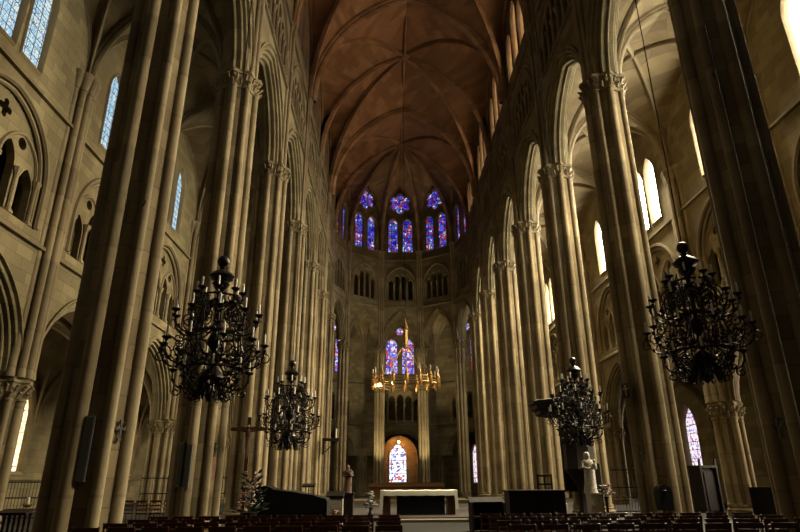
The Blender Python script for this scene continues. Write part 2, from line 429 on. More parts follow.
# ------------------------------------------------------------------ apse and ambulatories
def ring(R, i): a = PI - i * PI / 5; return (R * math.cos(a), YC + R * math.sin(a))
def facet(R, i):
    p, q = ring(R, i), ring(R, i + 1); L = math.dist(p, q)
    du = ((q[0] - p[0]) / L, (q[1] - p[1]) / L); m = ((p[0] + q[0]) / 2, (p[1] + q[1]) / 2 - YC); l = math.hypot(*m)
    return frame(p, du, (m[0] / l, m[1] / l)), L
FAC = ['outermost left', 'left', 'central', 'right', 'outermost right']
ap = MB(); rl = MB(); af = []
for i in range(5):
    fr, L = facet(NX - .3, i); m = L / 2; af.append((fr, L))
    T4 = [lancet(m + (j - 1.5) * .74, .5, 20.8, s, s + .4, 5) for j, s in ((0, 22.9), (1, 23.5), (2, 23.5), (3, 22.9))]
    CL = [lancet(m + d, 1.15, 26.7, 30.2, 30.95, 6) for d in (-.86, .86)]
    RO = foils(m, 33.0, 1.32, 6)
    bay_wall(ap, fr, L, 1.6, 3.4, 15.5, .5, 36.5, .9, T4 + CL + [RO])
    niche_box(ap, fr, L, 20.3, 25.2, .9, 2.0)
    course(ap, fr, L, 19.9); course(ap, fr, L, 25.6)
    sweep_arch(rl, fr, m, 1.75, 2.2, 22.6, roll_prof(0, -.02, .1), 12, 1.8)
W = ap.build('wall_apse', M_stone); tag(W, 'curved limestone end wall of the choir with five narrow arches', 'wall', None, 'structure')
rl.build('relieving_arch', M_carve, W)
for i in range(5):
    fr, L = af[i]; m = L / 2
    colonnette_row(W, fr, [m + (j - 2) * .74 for j in range(5)], 20.6, 22.7, .06, 0)
    window(fr, [lancet(m + d, 1.15, 26.7, 30.2, 30.95, 6) for d in (-.86, .86)], .3, G_apse, 'pair of blue and red lancets in the %s bay of the apse' % FAC[i], .12)
    window(fr, [foils(m, 33.0, 1.32, 6)], .3, G_apse, 'six lobed rose of stained glass above the %s lancets of the apse' % FAC[i], .12)
# inner ambulatory wall
ab = MB(); mo = MB(); af = []
for i in range(5):
    fr, L = facet(AX - .3, i); m = L / 2; af.append((fr, L))
    TR = [lancet(m + (j - 2) * .98, .74, 8.1, s, s + .6, 5) for j, s in ((0, 10.0), (1, 10.4), (2, 10.6), (3, 10.4), (4, 10.0))]
    CL = [lancet(m + d, 1.45, 13.4, 16.9, 17.8, 6) for d in (-1.0, 1.0)]; OC = circle(m, 18.7, .5)
    bay_wall(ab, fr, L, 2.7, 2.4, 4.2, .55, 21.9, .9, TR + CL + [OC])
    niche_box(ab, fr, L, 7.4, 11.9, .9, 2.0)
    course(ab, fr, L, 7.5); course(ab, fr, L, 12.2)
    sweep_arch(mo, fr, m, 2.6, 2.0, 9.7, roll_prof(0, 0, .1), 12, 1.7)
W = ab.build('wall_ambulatory', M_stone); tag(W, 'limestone wall of the inner ambulatory seen through the apse arches', 'wall', None, 'structure')
mo.build('gallery_moulding', M_carve, W)
for i in range(5):
    fr, L = af[i]; m = L / 2
    colonnette_row(W, fr, [m + (j - 2.5) * .98 for j in range(6)], 7.8, 10.0, .08, 0, 'gallery_colonnette')
    window(fr, [lancet(m + d, 1.45, 13.4, 16.9, 17.8, 6) for d in (-1.0, 1.0)], .4, G_amb, 'pair of violet blue lancets in the %s bay of the ambulatory' % FAC[i])
    window(fr, [circle(m, 18.7, .5)], .4, G_amb, 'small round red window above the %s ambulatory lancets' % FAC[i], .1)
# outer ambulatory wall with chapels
ob = MB(); af = []
for i in range(5):
    fr, L = facet(21.2, i); m = L / 2; af.append((fr, L))
    if i == 2:
        hole = lancet(m, 4.6, .02, 4.3, 6.9, 8)
        panel(ob, fr, [(0, 0), (L, 0), (L, 10.2), (0, 10.2)], [hole], 0, .5)
        # axial chapel: three walls and a pointed roof
        d = 5.2
        wb = [lancet(2.4, 2.3, 1.3, 4.6, 6.2, 7)]
        fb = frame(fr(m - 2.5, 0, .5 + d)[:2], (1, 0), (0, 1))
        panel(ob, fb, [(0, 0), (5, 0), (5, 8), (0, 8)], wb, 0, .5)
        sw = []
        for s in (-1, 1):
            p0 = fr(m + s * 2.5, 0, .5)
            fs_ = frame(p0[:2], (0, 1), (s, 0)); sw.append(fs_)
            panel(ob, fs_, [(0, 0), (d, 0), (d, 8), (0, 8)], [lancet(3.4, 1.3, 1.4, 4.3, 5.5, 6)], 0, .5)
        ob.grid([[fr(u, v, .4) for u, v in arch_pts(m, 2.5, 2.9, 4.5, 0, 8)], [fr(u, v, .5 + d) for u, v in arch_pts(m, 2.5, 2.9, 4.5, 0, 8)]])
    else:
        hs = [lancet(m + q * L / 4, .8 if i > 2 else 1.5, 1.2, 4.4, 5.8, 6) for q in (-1, 1)]
        panel(ob, fr, [(0, 0), (L, 0), (L, 10.2), (0, 10.2)], hs, 0, .5)
W = ob.build('wall_chapels', M_stone); tag(W, 'outer curved wall of the ambulatory with its deep axial chapel', 'wall', None, 'structure')
window(fb, wb, .2, G_chapel, 'bright white and blue lancet in the end wall of the axial chapel', .14)
for s, fs_ in zip((-1, 1), sw):
    window(fs_, [lancet(3.4, 1.3, 1.4, 4.3, 5.5, 6)], .2, G_chapel, 'slim bright lancet in the %s side wall of the axial chapel' % SIDE[s], .1)
for i in (0, 1, 3, 4):
    fr, L = af[i]
    window(fr, [lancet(L / 2 + q * L / 4, .8 if i > 2 else 1.5, 1.2, 4.4, 5.8, 6) for q in (-1, 1)], .3, G_out_s if i > 2 else G_chapel, 'two slim lancets low in the %s bay of the outer ambulatory' % FAC[i], .14)

# west end behind the viewer
yb = zk(-3); wb_ = MB()
frw = frame((-OX, yb), (1, 0), (0, -1))
rose = circle(OX, 25, 4.6, 32)
panel(wb_, frw, [(0, 0), (2 * OX, 0), (2 * OX, 10.2), (OX + AX, 10.2), (OX + AX, 22), (OX + 7, 22), (OX + 7, 38), (OX - 7, 38), (OX - 7, 22), (OX - AX, 22), (OX - AX, 10.2), (0, 10.2)], [rose], 0, 1)
W = wb_.build('wall_back', M_stone); tag(W, 'west end wall of the church behind the viewer', 'wall', None, 'structure')
window(frw, [rose], .5, G_north, 'great round window in the west wall behind the viewer', .3)

# floor
fl = MB(); fl.quad((-OX - .6, yb - 1, 0), (OX + .6, yb - 1, 0), (OX + .6, YC + 28, 0), (-OX - .6, YC + 28, 0))
tag(fl.build('floor', M_floor), 'dark worn stone slab floor of the whole church', 'floor', None, 'structure')

# ------------------------------------------------------------------ vaults
def arc3(S, K, n=12):
    """circular arc rising vertically at S and ending at K, in their vertical plane"""
    S, K = Vector(S), Vector(K); d = Vector((K.x - S.x, K.y - S.y, 0)); D = d.length; H = K.z - S.z
    d /= D
    if H < D:   # flat: elliptic
        return [S + d * (D * (1 - math.cos(PI / 2 * i / n))) + Vector((0, 0, H * math.sin(PI / 2 * i / n))) for i in range(n + 1)]
    R = (D * D + H * H) / (2 * D); te = math.asin(min(1, H / R))
    return [S + d * (R - R * math.cos(te * i / n)) + Vector((0, 0, R * math.sin(te * i / n))) for i in range(n + 1)]
def stilted(S, K, st, n=12, m=4):
    return [Vector(S) + Vector((0, 0, st * i / m)) for i in range(m)] + arc3((S[0], S[1], S[2] + st), K, n - m)
def ruled(mb, A, B, m=4, bulge=.0):
    rows = []
    for a, b in zip(A, B):
        L = (b - a).length
        rows.append([a.lerp(b, j / m) + Vector((0, 0, bulge * L * 4 * (j / m) * (1 - j / m))) for j in range(m + 1)])
    mb.grid(rows)
def rib_mesh(mb, pts, r):
    """rib with a heavy roll below and a square back, following the vault"""
    P = [Vector(p) for p in pts]; rows = []
    for i, p in enumerate(P):
        t = (P[min(i + 1, len(P) - 1)] - P[max(i - 1, 0)]).normalized()
        sdv = Vector((t.y, -t.x, 0))
        if sdv.length < .01: sdv = Vector((P[-1].y - P[0].y, -(P[-1].x - P[0].x), 0))
        sdv.normalize(); up = sdv.cross(t)
        if up.z < 0 and abs(up.z) > .01: up = -up
        elif abs(up.z) <= .01 and up.dot(P[-1] - P[0]) > 0: up = -up
        prof = [(-1, .2), (-1, -.5), (-.62, -.62), (-.7, -1.0), (-.45, -1.5), (0, -1.75), (.45, -1.5), (.7, -1.0), (.62, -.62), (1, -.5), (1, .2)]
        rows.append([p + sdv * (x * r) + up * (y * r) for x, y in prof])
    mb.grid(rows)
def vault(web, corners, key, sides, ribr=.15, siderib=None, parent=None, rmat=None, hubs=True, skip=()):
    n = len(corners); D = [arc3(c, key) for c in corners]; ribs = []
    for i in range(n):
        a, b = corners[i], corners[(i + 1) % n]
        mid = ((a[0] + b[0]) / 2, (a[1] + b[1]) / 2, sides[i])
        A, B = (stilted(a, mid, 3.4), stilted(b, mid, 3.4)) if a[2] > 20 and sides[i] < KEY - 1 else (arc3(a, mid), arc3(b, mid))
        ruled(web, D[i], A); ruled(web, D[(i + 1) % n], B)
        rr = siderib[i] if siderib else ribr
        if rr and i not in skip:
            mb = MB(); rib_mesh(mb, A + B[::-1][1:], rr); ribs.append(mb.build('rib', rmat, parent))
    for d in D:
        mb = MB(); rib_mesh(mb, d, ribr); ribs.append(mb.build('rib', rmat, parent))
    return ribs

sx_ = NX - .55
root = MB()
hv = []
for y0 in (zk(-3), zk(-1), zk(1), zk(3)):
    y1, y2 = y0 + BAY, y0 + 2 * BAY
    hv.append(([(-sx_, y0, SPR), (-sx_, y1, SPR), (-sx_, y2, SPR), (sx_, y2, SPR), (sx_, y1, SPR), (sx_, y0, SPR)], (0, y1, KEY), [34.2, 34.2, KEY - .5, 34.2, 34.2, KEY - .5], [.12, .12, .32, .12, .12, 0]))
hem = [((NX - .4) * math.cos(PI - i * PI / 5), YC + (NX - .4) * math.sin(PI - i * PI / 5), SPR) for i in range(6)]
hv.append(([(-sx_, zk(5), SPR)] + hem + [(sx_, zk(5), SPR)], (0, YC, KEY), [34] + [35.3] * 5 + [34, KEY - .5], [.12] * 7 + [0]))
webs = MB(); ceil_ = None
tmp = []
for c, k, s, r in hv:
    n = len(c); D = [arc3(q, k) for q in c]
    for i in range(n):
        a, b = c[i], c[(i + 1) % n]; mid = ((a[0] + b[0]) / 2, (a[1] + b[1]) / 2, s[i])
        st = 3.4 if s[i] < KEY - 1 else 0
        ruled(webs, D[i], stilted(a, mid, st), 6, .02); ruled(webs, D[(i + 1) % n], stilted(b, mid, st), 6, .02)
ceil_ = webs.build('ceiling', M_vault, sharp=25)
tag(ceil_, 'high ribbed nave vault of red brown plaster', 'ceiling', None, 'structure')
dummy = MB()
for c, k, s, r in hv: vault(dummy, c, k, s, .19, r, ceil_, M_rib)
ridge = MB(); ridge.tube([(0, yb, KEY - .4), (0, YC, KEY - .1)], .09, 6); ridge.build('ridge_rib', M_rib, ceil_)
for c, k, s, r in hv[1:]:
    b = MB(); b.lathe([(.1, .1), (.42, .05), (.5, -.15), (.36, -.35), (.12, -.42)], 16, (k[0], k[1], k[2] - .1)); b.build('keystone', M_rib, ceil_)

def lowvault(name, label, bays, parts=True):
    webs = MB()
    for c, k, s in bays:
        n = len(c); D = [arc3(q, k) for q in c]
        for i in range(n):
            a, b = c[i], c[(i + 1) % n]; mid = ((a[0] + b[0]) / 2, (a[1] + b[1]) / 2, s[i])
            ruled(webs, D[i], arc3(a, mid)); ruled(webs, D[(i + 1) % n], arc3(b, mid))
    o = webs.build(name, M_aisle_vault, sharp=25); tag(o, label, 'ceiling', None, 'structure')
    d = MB()
    for j, (c, k, s) in enumerate(bays):
        vault(d, c, k, s, .12, [.09, .17, .09, 0], o, M_shaft)
    return o
for sd in (-1, 1):
    bs = []; bo = []
    for k in BAYS:
        y0, y1 = zk(k), zk(k + 1)
        bs.append(([(sd * (NX + .6), y0, CAP), (sd * (NX + .6), y1, CAP), (sd * (AX - .4), y1, CAP), (sd * (AX - .4), y0, CAP)], (sd * (NX + AX + .2) / 2, y0 + 3.6, 21.9), [21.6, 21.5, 21.5, 21.5]))
        bo.append(([(sd * (AX + .5), y0, 4.9), (sd * (AX + .5), y1, 4.9), (sd * OX, y1, 4.9), (sd * OX, y0, 4.9)], (sd * 18.1, y0 + 3.6, 9.4), [9.0, 9.0, 8.9, 9.0]))
    # order corners so that side 1 is the transverse arch
    lowvault('ceiling_%s_aisle' % SIDE[sd], 'ribbed stone vault of the %s inner aisle' % SIDE[sd], bs)
    lowvault('ceiling_%s_outer_aisle' % SIDE[sd], 'low ribbed stone vault of the %s outer aisle' % SIDE[sd], bo)
bi = []; bo = []
for i in range(5):
    a, b, c, d = ring(NX + .6, i), ring(NX + .6, i + 1), ring(AX - .3, i + 1), ring(AX - .3, i)
    ctr = [sum(p[j] for p in (a, b, c, d)) / 4 for j in (0, 1)]
    bi.append(([(*a, 15.8), (*b, 15.8), (*c, 15.8), (*d, 15.8)], (*ctr, 21.2), [19.6, 21, 21, 21]))
    a, b, c, d = ring(AX + .5, i), ring(AX + .5, i + 1), ring(21.2, i + 1), ring(21.2, i)
    ctr = [sum(p[j] for p in (a, b, c, d)) / 4 for j in (0, 1)]
    bo.append(([(*a, 4.3), (*b, 4.3), (*c, 4.3), (*d, 4.3)], (*ctr, 8.6), [7.0, 8, 8, 8]))
lowvault('ceiling_ambulatory', 'ribbed vault of the inner ambulatory behind the apse arches', bi)
lowvault('ceiling_outer_ambulatory', 'low vault of the outer ambulatory', bo)

# ------------------------------------------------------------------ piers
def leaf_ring(mb, r, z, n, s, a0=0):
    for j in range(n):
        a = a0 + 2 * PI * j / n; c, q = math.cos(a), math.sin(a)
        pts = [((r - s * .1) * c, (r - s * .1) * q, z), ((r + s * .35) * c, (r + s * .35) * q, z + s * 1.0), ((r + s * .8) * c, (r + s * .8) * q, z + s * 1.35), ((r + s * .95) * c, (r + s * .95) * q, z + s * 1.05)]
        mb.tube(pts, [s * .42, s * .36, s * .34, s * .18], 5)
def pier(label, loc, R, rs, H, caph, nsh, group, rz=0, abx=1.42):
    t = thing('stone_pier', label, 'pier', loc, rz, group)
    b = MB(); b.lathe([(R * 1.4, 0), (R * 1.4, .2), (R * 1.36, .24)], 8, a0=PI / 8)
    b.build('plinth', M_carve, t)
    b = MB(); b.lathe([(R * 1.34, .24), (R * 1.39, .29), (R * 1.34, .34), (R * 1.26, .37), (R * 1.25, .40), (R * 1.3, .43), (R * 1.25, .47), (R * 1.1, .5)], 32)
    b.build('base_moulding', M_carve, t)
    b = MB(); b.lathe([(R, .45), (R, H - caph)], 32); b.build('shaft', M_pier, t)
    first = None
    for j in range(nsh):
        q = rs * (1.2 if j % 2 == 0 else 1.0); a = 2 * PI * j / nsh
        if j < 2:
            b = MB(); b.lathe([(q * 1.25, .44), (q * 1.28, .52), (q * 1.1, .56), (q, .6), (q, H - caph), (q * 1.25, H - caph + .05), (q * 1.2, H - caph + .12)], 14)
            o = b.build('colonnette', M_shaft, t)
            if j == 0: first = [o]
            else: first.append(o)
        else:
            o = first[j % 2].copy(); C.objects.link(o); o.parent = t
        o.location = ((R + q * .25) * math.cos(a), (R + q * .25) * math.sin(a), 0)
    Ro = R + rs * 1.1; z = H - caph; m = 32
    def sec(f, zz):
        row = []
        for i in range(64):
            a = 2 * PI * i / 64; w = .5 + .5 * math.cos(a * nsh)
            row.append(((R + (Ro - R) * w ** 1.5) * f * math.cos(a), (R + (Ro - R) * w ** 1.5) * f * math.sin(a), zz))
        return row
    b = MB(); b.grid([sec(1.06, z), sec(1.1, z + .06), sec(1.03, z + .12), sec(1.03, z + caph * .45), sec(1.08, z + caph * .68), sec(1.13, z + caph * .76)], True, True)
    leaf_ring(b, Ro * 1.0, z + caph * .16, nsh * 2, caph * .17)
    leaf_ring(b, Ro * 1.08, z + caph * .42, nsh * 2, caph * .18, PI / nsh / 2)
    b.build('capital', M_carve, t)
    b = MB(); A = Ro * 1.3
    b.grid([sec(1.14, H - caph * .24), sec(1.22, H - caph * .2), sec(1.22, H - caph * .12), sec(1.16, H - caph * .08), sec(1.18, H)], True, True); b.build('abacus', M_carve, t)
    return t
def upper_shafts(t, dirs, R, r, z0, z1, caph=.7):
    for a in dirs:
        b = MB(); b.lathe([(r * 1.15, z0), (r * 1.15, z0 + .15), (r, z0 + .22), (r, z1 - caph), (r * 1.3, z1 - caph + .05), (r * 1.2, z1 - caph + .12), (r * 1.9, z1 - .15), (r * 2.1, z1 - .12), (r * 2.1, z1)], 12)
        o = b.build('wall_shaft', M_shaft, t); o.location = (R * math.cos(a), R * math.sin(a), 0)
nave_piers = {}; RP = .665
for sd in (-1, 1):
    for k in range(0, 7):
        lab = 'tall clustered stone pier, %s from the viewer along the %s nave arcade' % (['first', 'second', 'third', 'fourth', 'fifth', 'sixth', 'seventh'][k], SIDE[sd])
        t = pier(lab, (sd * NX, zk(k), 0), RP, .125, CAP, .8, 8, 'nave piers')
        face = PI if sd > 0 else 0
        strong = k % 2 == 1
        b = MB(); b.lathe([(.56, CAP), (.56, SPR + 2)], 24); b.build('upper_core', M_stone, t)
        upper_shafts(t, [face + q for q in ((-.95, -.48, 0, .48, .95) if strong else (-.6, 0, .6))], .62, .12, CAP, SPR)
        nave_piers[(sd, k)] = t
for i in range(1, 5):
    a = PI - i * PI / 5
    t = pier('slender stone pier, %s from the left around the apse' % ['first', 'second', 'third', 'fourth'][i - 1], (*ring(NX, i), 0), .42, .12, 15.5, 1.0, 8, 'apse piers', a)
    upper_shafts(t, [PI - .5, PI, PI + .5], .5, .11, 15.5, SPR)
    nave_piers[('h', i)] = t
for sd in (-1, 1):
    for k in range(0, 7):
        lab = 'short stone pier, %s from the viewer between the %s inner and outer aisles' % (['first', 'second', 'third', 'fourth', 'fifth', 'sixth', 'seventh'][k], SIDE[sd])
        t = pier(lab, (sd * AX, zk(k), 0), .5, .12, 4.9, .8, 8, 'aisle piers')
        face = PI if sd > 0 else 0
        b = MB(); b.lathe([(.5, 4.9), (.5, CAP)], 20); b.build('upper_core', M_stone, t)
        upper_shafts(t, [face + q for q in (-1.0, -.5, 0, .5, 1.0)], .62, .14, 4.9, CAP, .8)
for i in range(1, 5):
    pier('short stone pier, %s from the left around the ambulatory' % ['first', 'second', 'third', 'fourth'][i - 1], (*ring(AX, i), 0), .42, .1, 4.2, .7, 8, 'ambulatory piers', PI - i * PI / 5)

# ------------------------------------------------------------------ chandeliers
def spiral(c, r0, r1, a0, turns, n=14, flip=1):
    return [(c[0] + (r0 + (r1 - r0) * i / n) * math.cos(a0 + flip * turns * 2 * PI * i / n), c[1] + (r0 + (r1 - r0) * i / n) * math.sin(a0 + flip * turns * 2 * PI * i / n)) for i in range(n + 1)]
def bez(p0, p1, p2, p3, n=12):
    return [tuple(p0[j] * (1 - t) ** 3 + 3 * p1[j] * t * (1 - t) ** 2 + 3 * p2[j] * t * t * (1 - t) + p3[j] * t ** 3 for j in (0, 1)) for t in [i / n for i in range(n + 1)]]
def rz2(L, y=0.0): return [(r, y, z) for r, z in L]
def make_chandelier(label, loc, top):
    t = thing('wrought_iron_chandelier', label, 'chandelier', loc, 0, 'chandeliers of the nave')
    b = MB(); b.tube([(0, 0, 3.0), (0, 0, top - loc[2])], .014, 5); b.build('hanging_cable', M_cable, t)
    b = MB(); b.ball((0, 0, 2.84), .13, 14, 10); b.build('ball', M_iron, t)
    b = MB(); b.lathe([(.05, 2.74), (.07, 2.7), (.05, 2.66), (.2, 2.58), (.27, 2.5), (.23, 2.44), (.12, 2.4), (.19, 2.34), (.13, 2.24), (.05, 2.16)], 14); b.build('crown_cup', M_iron, t)
    b = MB(); b.lathe([(.04, 2.2), (.04, 1.9), (.1, 1.85), (.1, 1.78), (.05, 1.7), (.05, 1.3), (.12, 1.22), (.17, 1.1), (.1, .98), (.05, .9), (.06, .6), (.2, .5), (.26, .38), (.18, .26), (.07, .2), (.05, .1), (.09, .05), (.06, -.03), (.01, -.08)], 12); b.build('stem', M_iron, t)
    for z, r in ((2.02, .42), (1.25, .55), (.55, .62)):
        b = MB(); b.tube([(r * math.cos(2 * PI * i / 24), r * math.sin(2 * PI * i / 24), z) for i in range(25)], .022, 5); b.build('hoop', M_iron, t)
    def arms(n, path, extra, tip, rad, a0, ch):
        src = None
        for j in range(n):
            if src is None:
                b = MB(); b.tube(rz2(path), rad, 5)
                for e in extra: b.tube(rz2(e), rad * .75, 4)
                for i in range(2, len(path) - 1, 3):   # leaves along the arm
                    r, z = path[i]; s = .055
                    b.tube([(r, -.01, z), (r + .02, .05, z + .05), (r + .04, .09, z + .03)], [s * .5, s * .45, .006], 4)
                    b.tube([(r, .01, z), (r + .02, -.05, z + .05), (r + .04, -.09, z + .03)], [s * .5, s * .45, .006], 4)
                o = b.build('arm', M_iron, t)
                p = MB(); p.lathe([(.015, -.06), (.03, -.03), (.085, 0), (.095, .025), (.03, .02)], 10); pn = p.build('drip_pan', M_iron, o, (tip[0], 0, tip[1]))
                q = MB(); q.lathe([(.022, 0), (.022, ch), (.008, ch + .02)], 8); cn = q.build('candle', M_candle, o, (tip[0], 0, tip[1] + .02))
                src = (o, pn, cn)
            else:
                o = src[0].copy(); C.objects.link(o); o.parent = t
                for x in src[1:]:
                    c = x.copy(); C.objects.link(c); c.parent = o
            o.rotation_euler = (0, 0, a0 + 2 * PI * j / n)
    # upper, middle and lower tiers of scrolled arms
    up = bez((.05, 2.0), (.25, 1.75), (.5, 1.85), (.46, 2.12), 10)
    arms(8, up, [spiral((.3, 1.98), .12, .02, PI, 1.2, 12), spiral((.26, 1.72), .1, .02, PI / 2, 1.2, 12)], (.46, 2.14), .018, .2, .2)
    md = bez((.06, 1.45), (.45, 1.1), (.88, 1.2), (.84, 1.62), 12)
    arms(10, md, [spiral((.55, 1.5), .17, .03, PI, 1.4, 16), spiral((.3, 1.65), .15, .03, 0, 1.3, 14, -1), spiral((.72, 1.1), .12, .02, PI / 2, 1.3, 12)], (.84, 1.64), .02, 0, .22)
    lo = bez((.1, .85), (.5, .45), (1.08, .5), (.98, 1.02), 12)
    arms(10, lo, [spiral((.7, .88), .17, .03, PI, 1.4, 16), spiral((1.0, .78), .14, .02, PI, 1.4, 14, -1), spiral((.4, .95), .15, .03, 0, 1.3, 14, -1)], (.98, 1.04), .019, .13, .22)
    lw = bez((.1, .4), (.4, .05), (.75, .1), (.72, .48), 10)
    arms(8, lw, [spiral((.45, .38), .13, .02, PI, 1.4, 12), spiral((.62, .1), .1, .02, PI / 2, 1.3, 12)], (.72, .5), .02, .3, .2)
    src = None
    for j in range(10):   # S scrolls of the cage and hanging leaves below
        if src is None:
            b = MB(); b.tube(rz2([(.38, 2.0)] + spiral((.42, 1.75), .2, .04, PI / 2, -1.3, 14) ), .016, 4)
            b.tube(rz2(bez((.4, 1.9), (.75, 1.7), (.3, 1.1), (.66, .8), 14)), .02, 5)
            b.tube(rz2(spiral((.52, .72), .2, .03, 0, 1.5, 16, -1)), .016, 4)
            b.tube(rz2(bez((.55, .55), (.6, .3), (.3, .25), (.28, 0), 10)), .016, 4)
            b.tube(rz2(spiral((.34, .02), .09, .015, PI, 1.3, 12)), .014, 4)
            b.tube([(.22, 0, .25), (.26, .03, .1), (.25, 0, -.06)], [.05, .045, .006], 5)
            o = src = b.build('scrollwork', M_iron, t)
        else:
            o = src.copy(); C.objects.link(o); o.parent = t
        o.rotation_euler = (0, 0, 2 * PI * j / 10 + .1)
    return t
CHX = 4.87
make_chandelier('large black iron chandelier hanging before the second pier of the left arcade', (-CHX, 11.5, 3.12), 34.2)
make_chandelier('large black iron chandelier hanging over the right hand chairs, nearest the viewer', (CHX + .14, 11.5, 3.45), 34.2)
make_chandelier('smaller looking black iron chandelier hanging above the black draped console', (-CHX + .12, 20.3, 2.62), 34.2)
make_chandelier('black iron chandelier hanging beside the pulpit canopy', (CHX + .3, 20.3, 2.7), 34.2)

# crown of light above the choir
t = thing('crown_chandelier', 'wide gilt ring chandelier hanging in the choir below the axial lancets', 'chandelier', (0, 46, 8.6))
RC = 2.6
b = MB()
for z, r, q in ((0, RC, .06), (.45, RC * .98, .05), (.22, RC, .03)):
    b.tube([(r * math.cos(2 * PI * i / 40), r * math.sin(2 * PI * i / 40), z) for i in range(41)], q, 6)
b.build('ring', M_gilt, t)
src = None
for j in range(16):
    if src is None:
        b = MB(); b.lathe([(.03, -.35), (.12, -.2), (.16, 0), (.13, .5), (.17, .55), (.12, .62), (.03, .95), (.01, 1.05)], 8); src = o = b.build('turret', M_gilt, t)
        q = MB(); q.lathe([(.03, .95), (.03, 1.3)], 6); c = q.build('candle', M_candle, o)
    else:
        o = src.copy(); C.objects.link(o); o.parent = t
        c = src.children[0].copy(); C.objects.link(c); c.parent = o
    a = 2 * PI * j / 16; o.location = (RC * math.cos(a), RC * math.sin(a), 0)
b = MB(); b.lathe([(.05, 2.9), (.26, 3.0), (.28, 3.3), (.2, 3.35), (.2, 4.5), (.25, 4.55), (.08, 5.2), (.04, 5.5)], 8); b.build('lantern', M_gilt, t)
for j in range(8):
    a = 2 * PI * j / 8; b = MB(); b.tube([(RC * math.cos(a), RC * math.sin(a), .4), (.32 * math.cos(a), .32 * math.sin(a), 3.0)], .025, 5); b.build('suspension_rod', M_gilt, t)
b = MB(); b.tube([(0, 0, 5.4), (0, 0, 28.2)], .02, 5); b.build('hanging_cable', M_cable, t)
b = MB(); b.ball((-2.1, -1.6, -.2), .11, 12, 8); b.build('lit_bulb', M_flame, t)

# ------------------------------------------------------------------ chairs
def make_chair():
    t = thing('church_chair', '', 'chair')
    b = MB(); b.box((0, 0, .45), (.42, .40, .035)); b.build('seat', M_rush, t)
    b = MB(); b.tube([(-.2, -.2, .44), (-.2, -.22, .72), (-.2, -.26, .93)], .018, 6); b.tube([(.2, -.2, .44), (.2, -.22, .72), (.2, -.26, .93)], .018, 6)
    for z, hh in ((.58, .05), (.72, .05), (.88, .085)): b.box((0, -.2 - (z - .44) * .11, z), (.40, .018, hh))
    b.build('backrest', M_chair, t)
    src = None
    for sx in (-1, 1):
        for sy in (-1, 1):
            if src is None: b = MB(); b.tube([(0, 0, 0), (0, 0, .44)], [.014, .018], 6); o = src = b.build('leg', M_chair, t)
            else: o = src.copy(); C.objects.link(o); o.parent = t
            o.location = (sx * .19, sy * .18, 0)
    b = MB(); b.tube([(-.19, .18, .2), (.19, .18, .2)], .011, 5); b.tube([(-.19, -.18, .16), (.19, -.18, .16)], .011, 5); b.build('stretcher', M_chair, t)
    return t
NTH = ['first', 'second', 'third', 'fourth', 'fifth', 'sixth', 'seventh', 'eighth', 'ninth', 'tenth', 'eleventh', 'twelfth', 'thirteenth', 'fourteenth']
ROWN = ['row closest to altar', 'second row from altar', 'third row from altar', 'fourth row from altar']
ch0 = make_chair(); used = False
def put_chair(x, y, rz, label, group):
    global used
    if not used:
        used = True; ch0.location = (x, y, 0); ch0.rotation_euler = (0, 0, rz); ch0['label'] = label; ch0['group'] = group; return ch0
    return dup(ch0, (x, y, 0), rz, label, group)
for ri in range(4):
    y = 13.3 - ri * 1.0
    for sd, x0, n in ((-1, -1.35, 10), (1, .75, 11)):
        for j in range(n):
            x = x0 + sd * j * .53
            put_chair(x + random.uniform(-.02, .02), y + random.uniform(-.03, .03), random.uniform(-.04, .04),
                      'dark ladder-back chair, %s %s of the passage, %s' % (NTH[j], SIDE[sd], ROWN[ri]), 'nave chairs %s of the passage' % SIDE[sd])
for j in range(9):
    put_chair(9.2 + j * .53, 17.6 + random.uniform(-.04, .04), random.uniform(-.05, .05), 'dark wooden chair, %s from the nave in the right aisle row' % NTH[j], 'right aisle chairs')
for j in range(8):
    put_chair(-9.3 - j * .53, 24.5 + random.uniform(-.04, .04), random.uniform(-.05, .05), 'dark wooden chair, %s from the nave in the left aisle row' % NTH[j], 'left aisle chairs')

# ------------------------------------------------------------------ sanctuary
PZ = .14
b = MB(); b.box((0, 30.5, PZ / 2), (9, 9, PZ)); o = b.build('platform', M_carpet)
tag(o, 'low red brown carpeted platform under the altar', 'platform')
for i, (y, z, mt) in enumerate(((25.3, .07, M_step),)):
    b = MB(); b.box((.9, 25.55, .05), (4.4, .8, .10)); o = b.build('step', M_step); tag(o, 'pale stone step in front of the carpeted platform', 'step')
t = thing('altar', 'long altar table draped in white linen on the platform', 'altar', (0, 28.3, PZ))
b = MB(); b.box((0, 0, .95), (3.3, 1.0, .1)); b.box((-1.45, 0, .45), (.35, .7, .9)); b.box((1.45, 0, .45), (.35, .7, .9)); b.build('table', M_redwood, t)
b = MB(); b.box((.08, -.36, .43), (2.15, .06, .86)); b.build('front_panel', M_black, t)
b = MB()
for i in range(30):   # cloth with falling ends
    pass
rows = []
for s in range(21):
    u = -1 + 2 * s / 20; x = u * 1.72; row = []
    for yv, zz in ((-.56, .80), (-.565, .9), (-.55, 1.0), (-.5, 1.03), (.5, 1.03), (.55, 1.0), (.56, .80)):
        row.append((x, yv + .012 * math.sin(s * 2.3), zz + .01 * math.sin(s * 1.7)))
    rows.append(row)
b.grid(rows)
for sx in (-1, 1):
    b.grid([[(sx * (1.72 + .012 * j), y, 1.03 - j * .2) for y in [-.55 + .11 * i for i in range(11)]] for j in range(5)]); b.grid([[(sx * (1.72 + .012 * j - q), -.56 - .01 * q, 1.03 - j * .2) for q in (0, .07, .14)] for j in range(5)])
b.build('altar_cloth', M_linen, t)
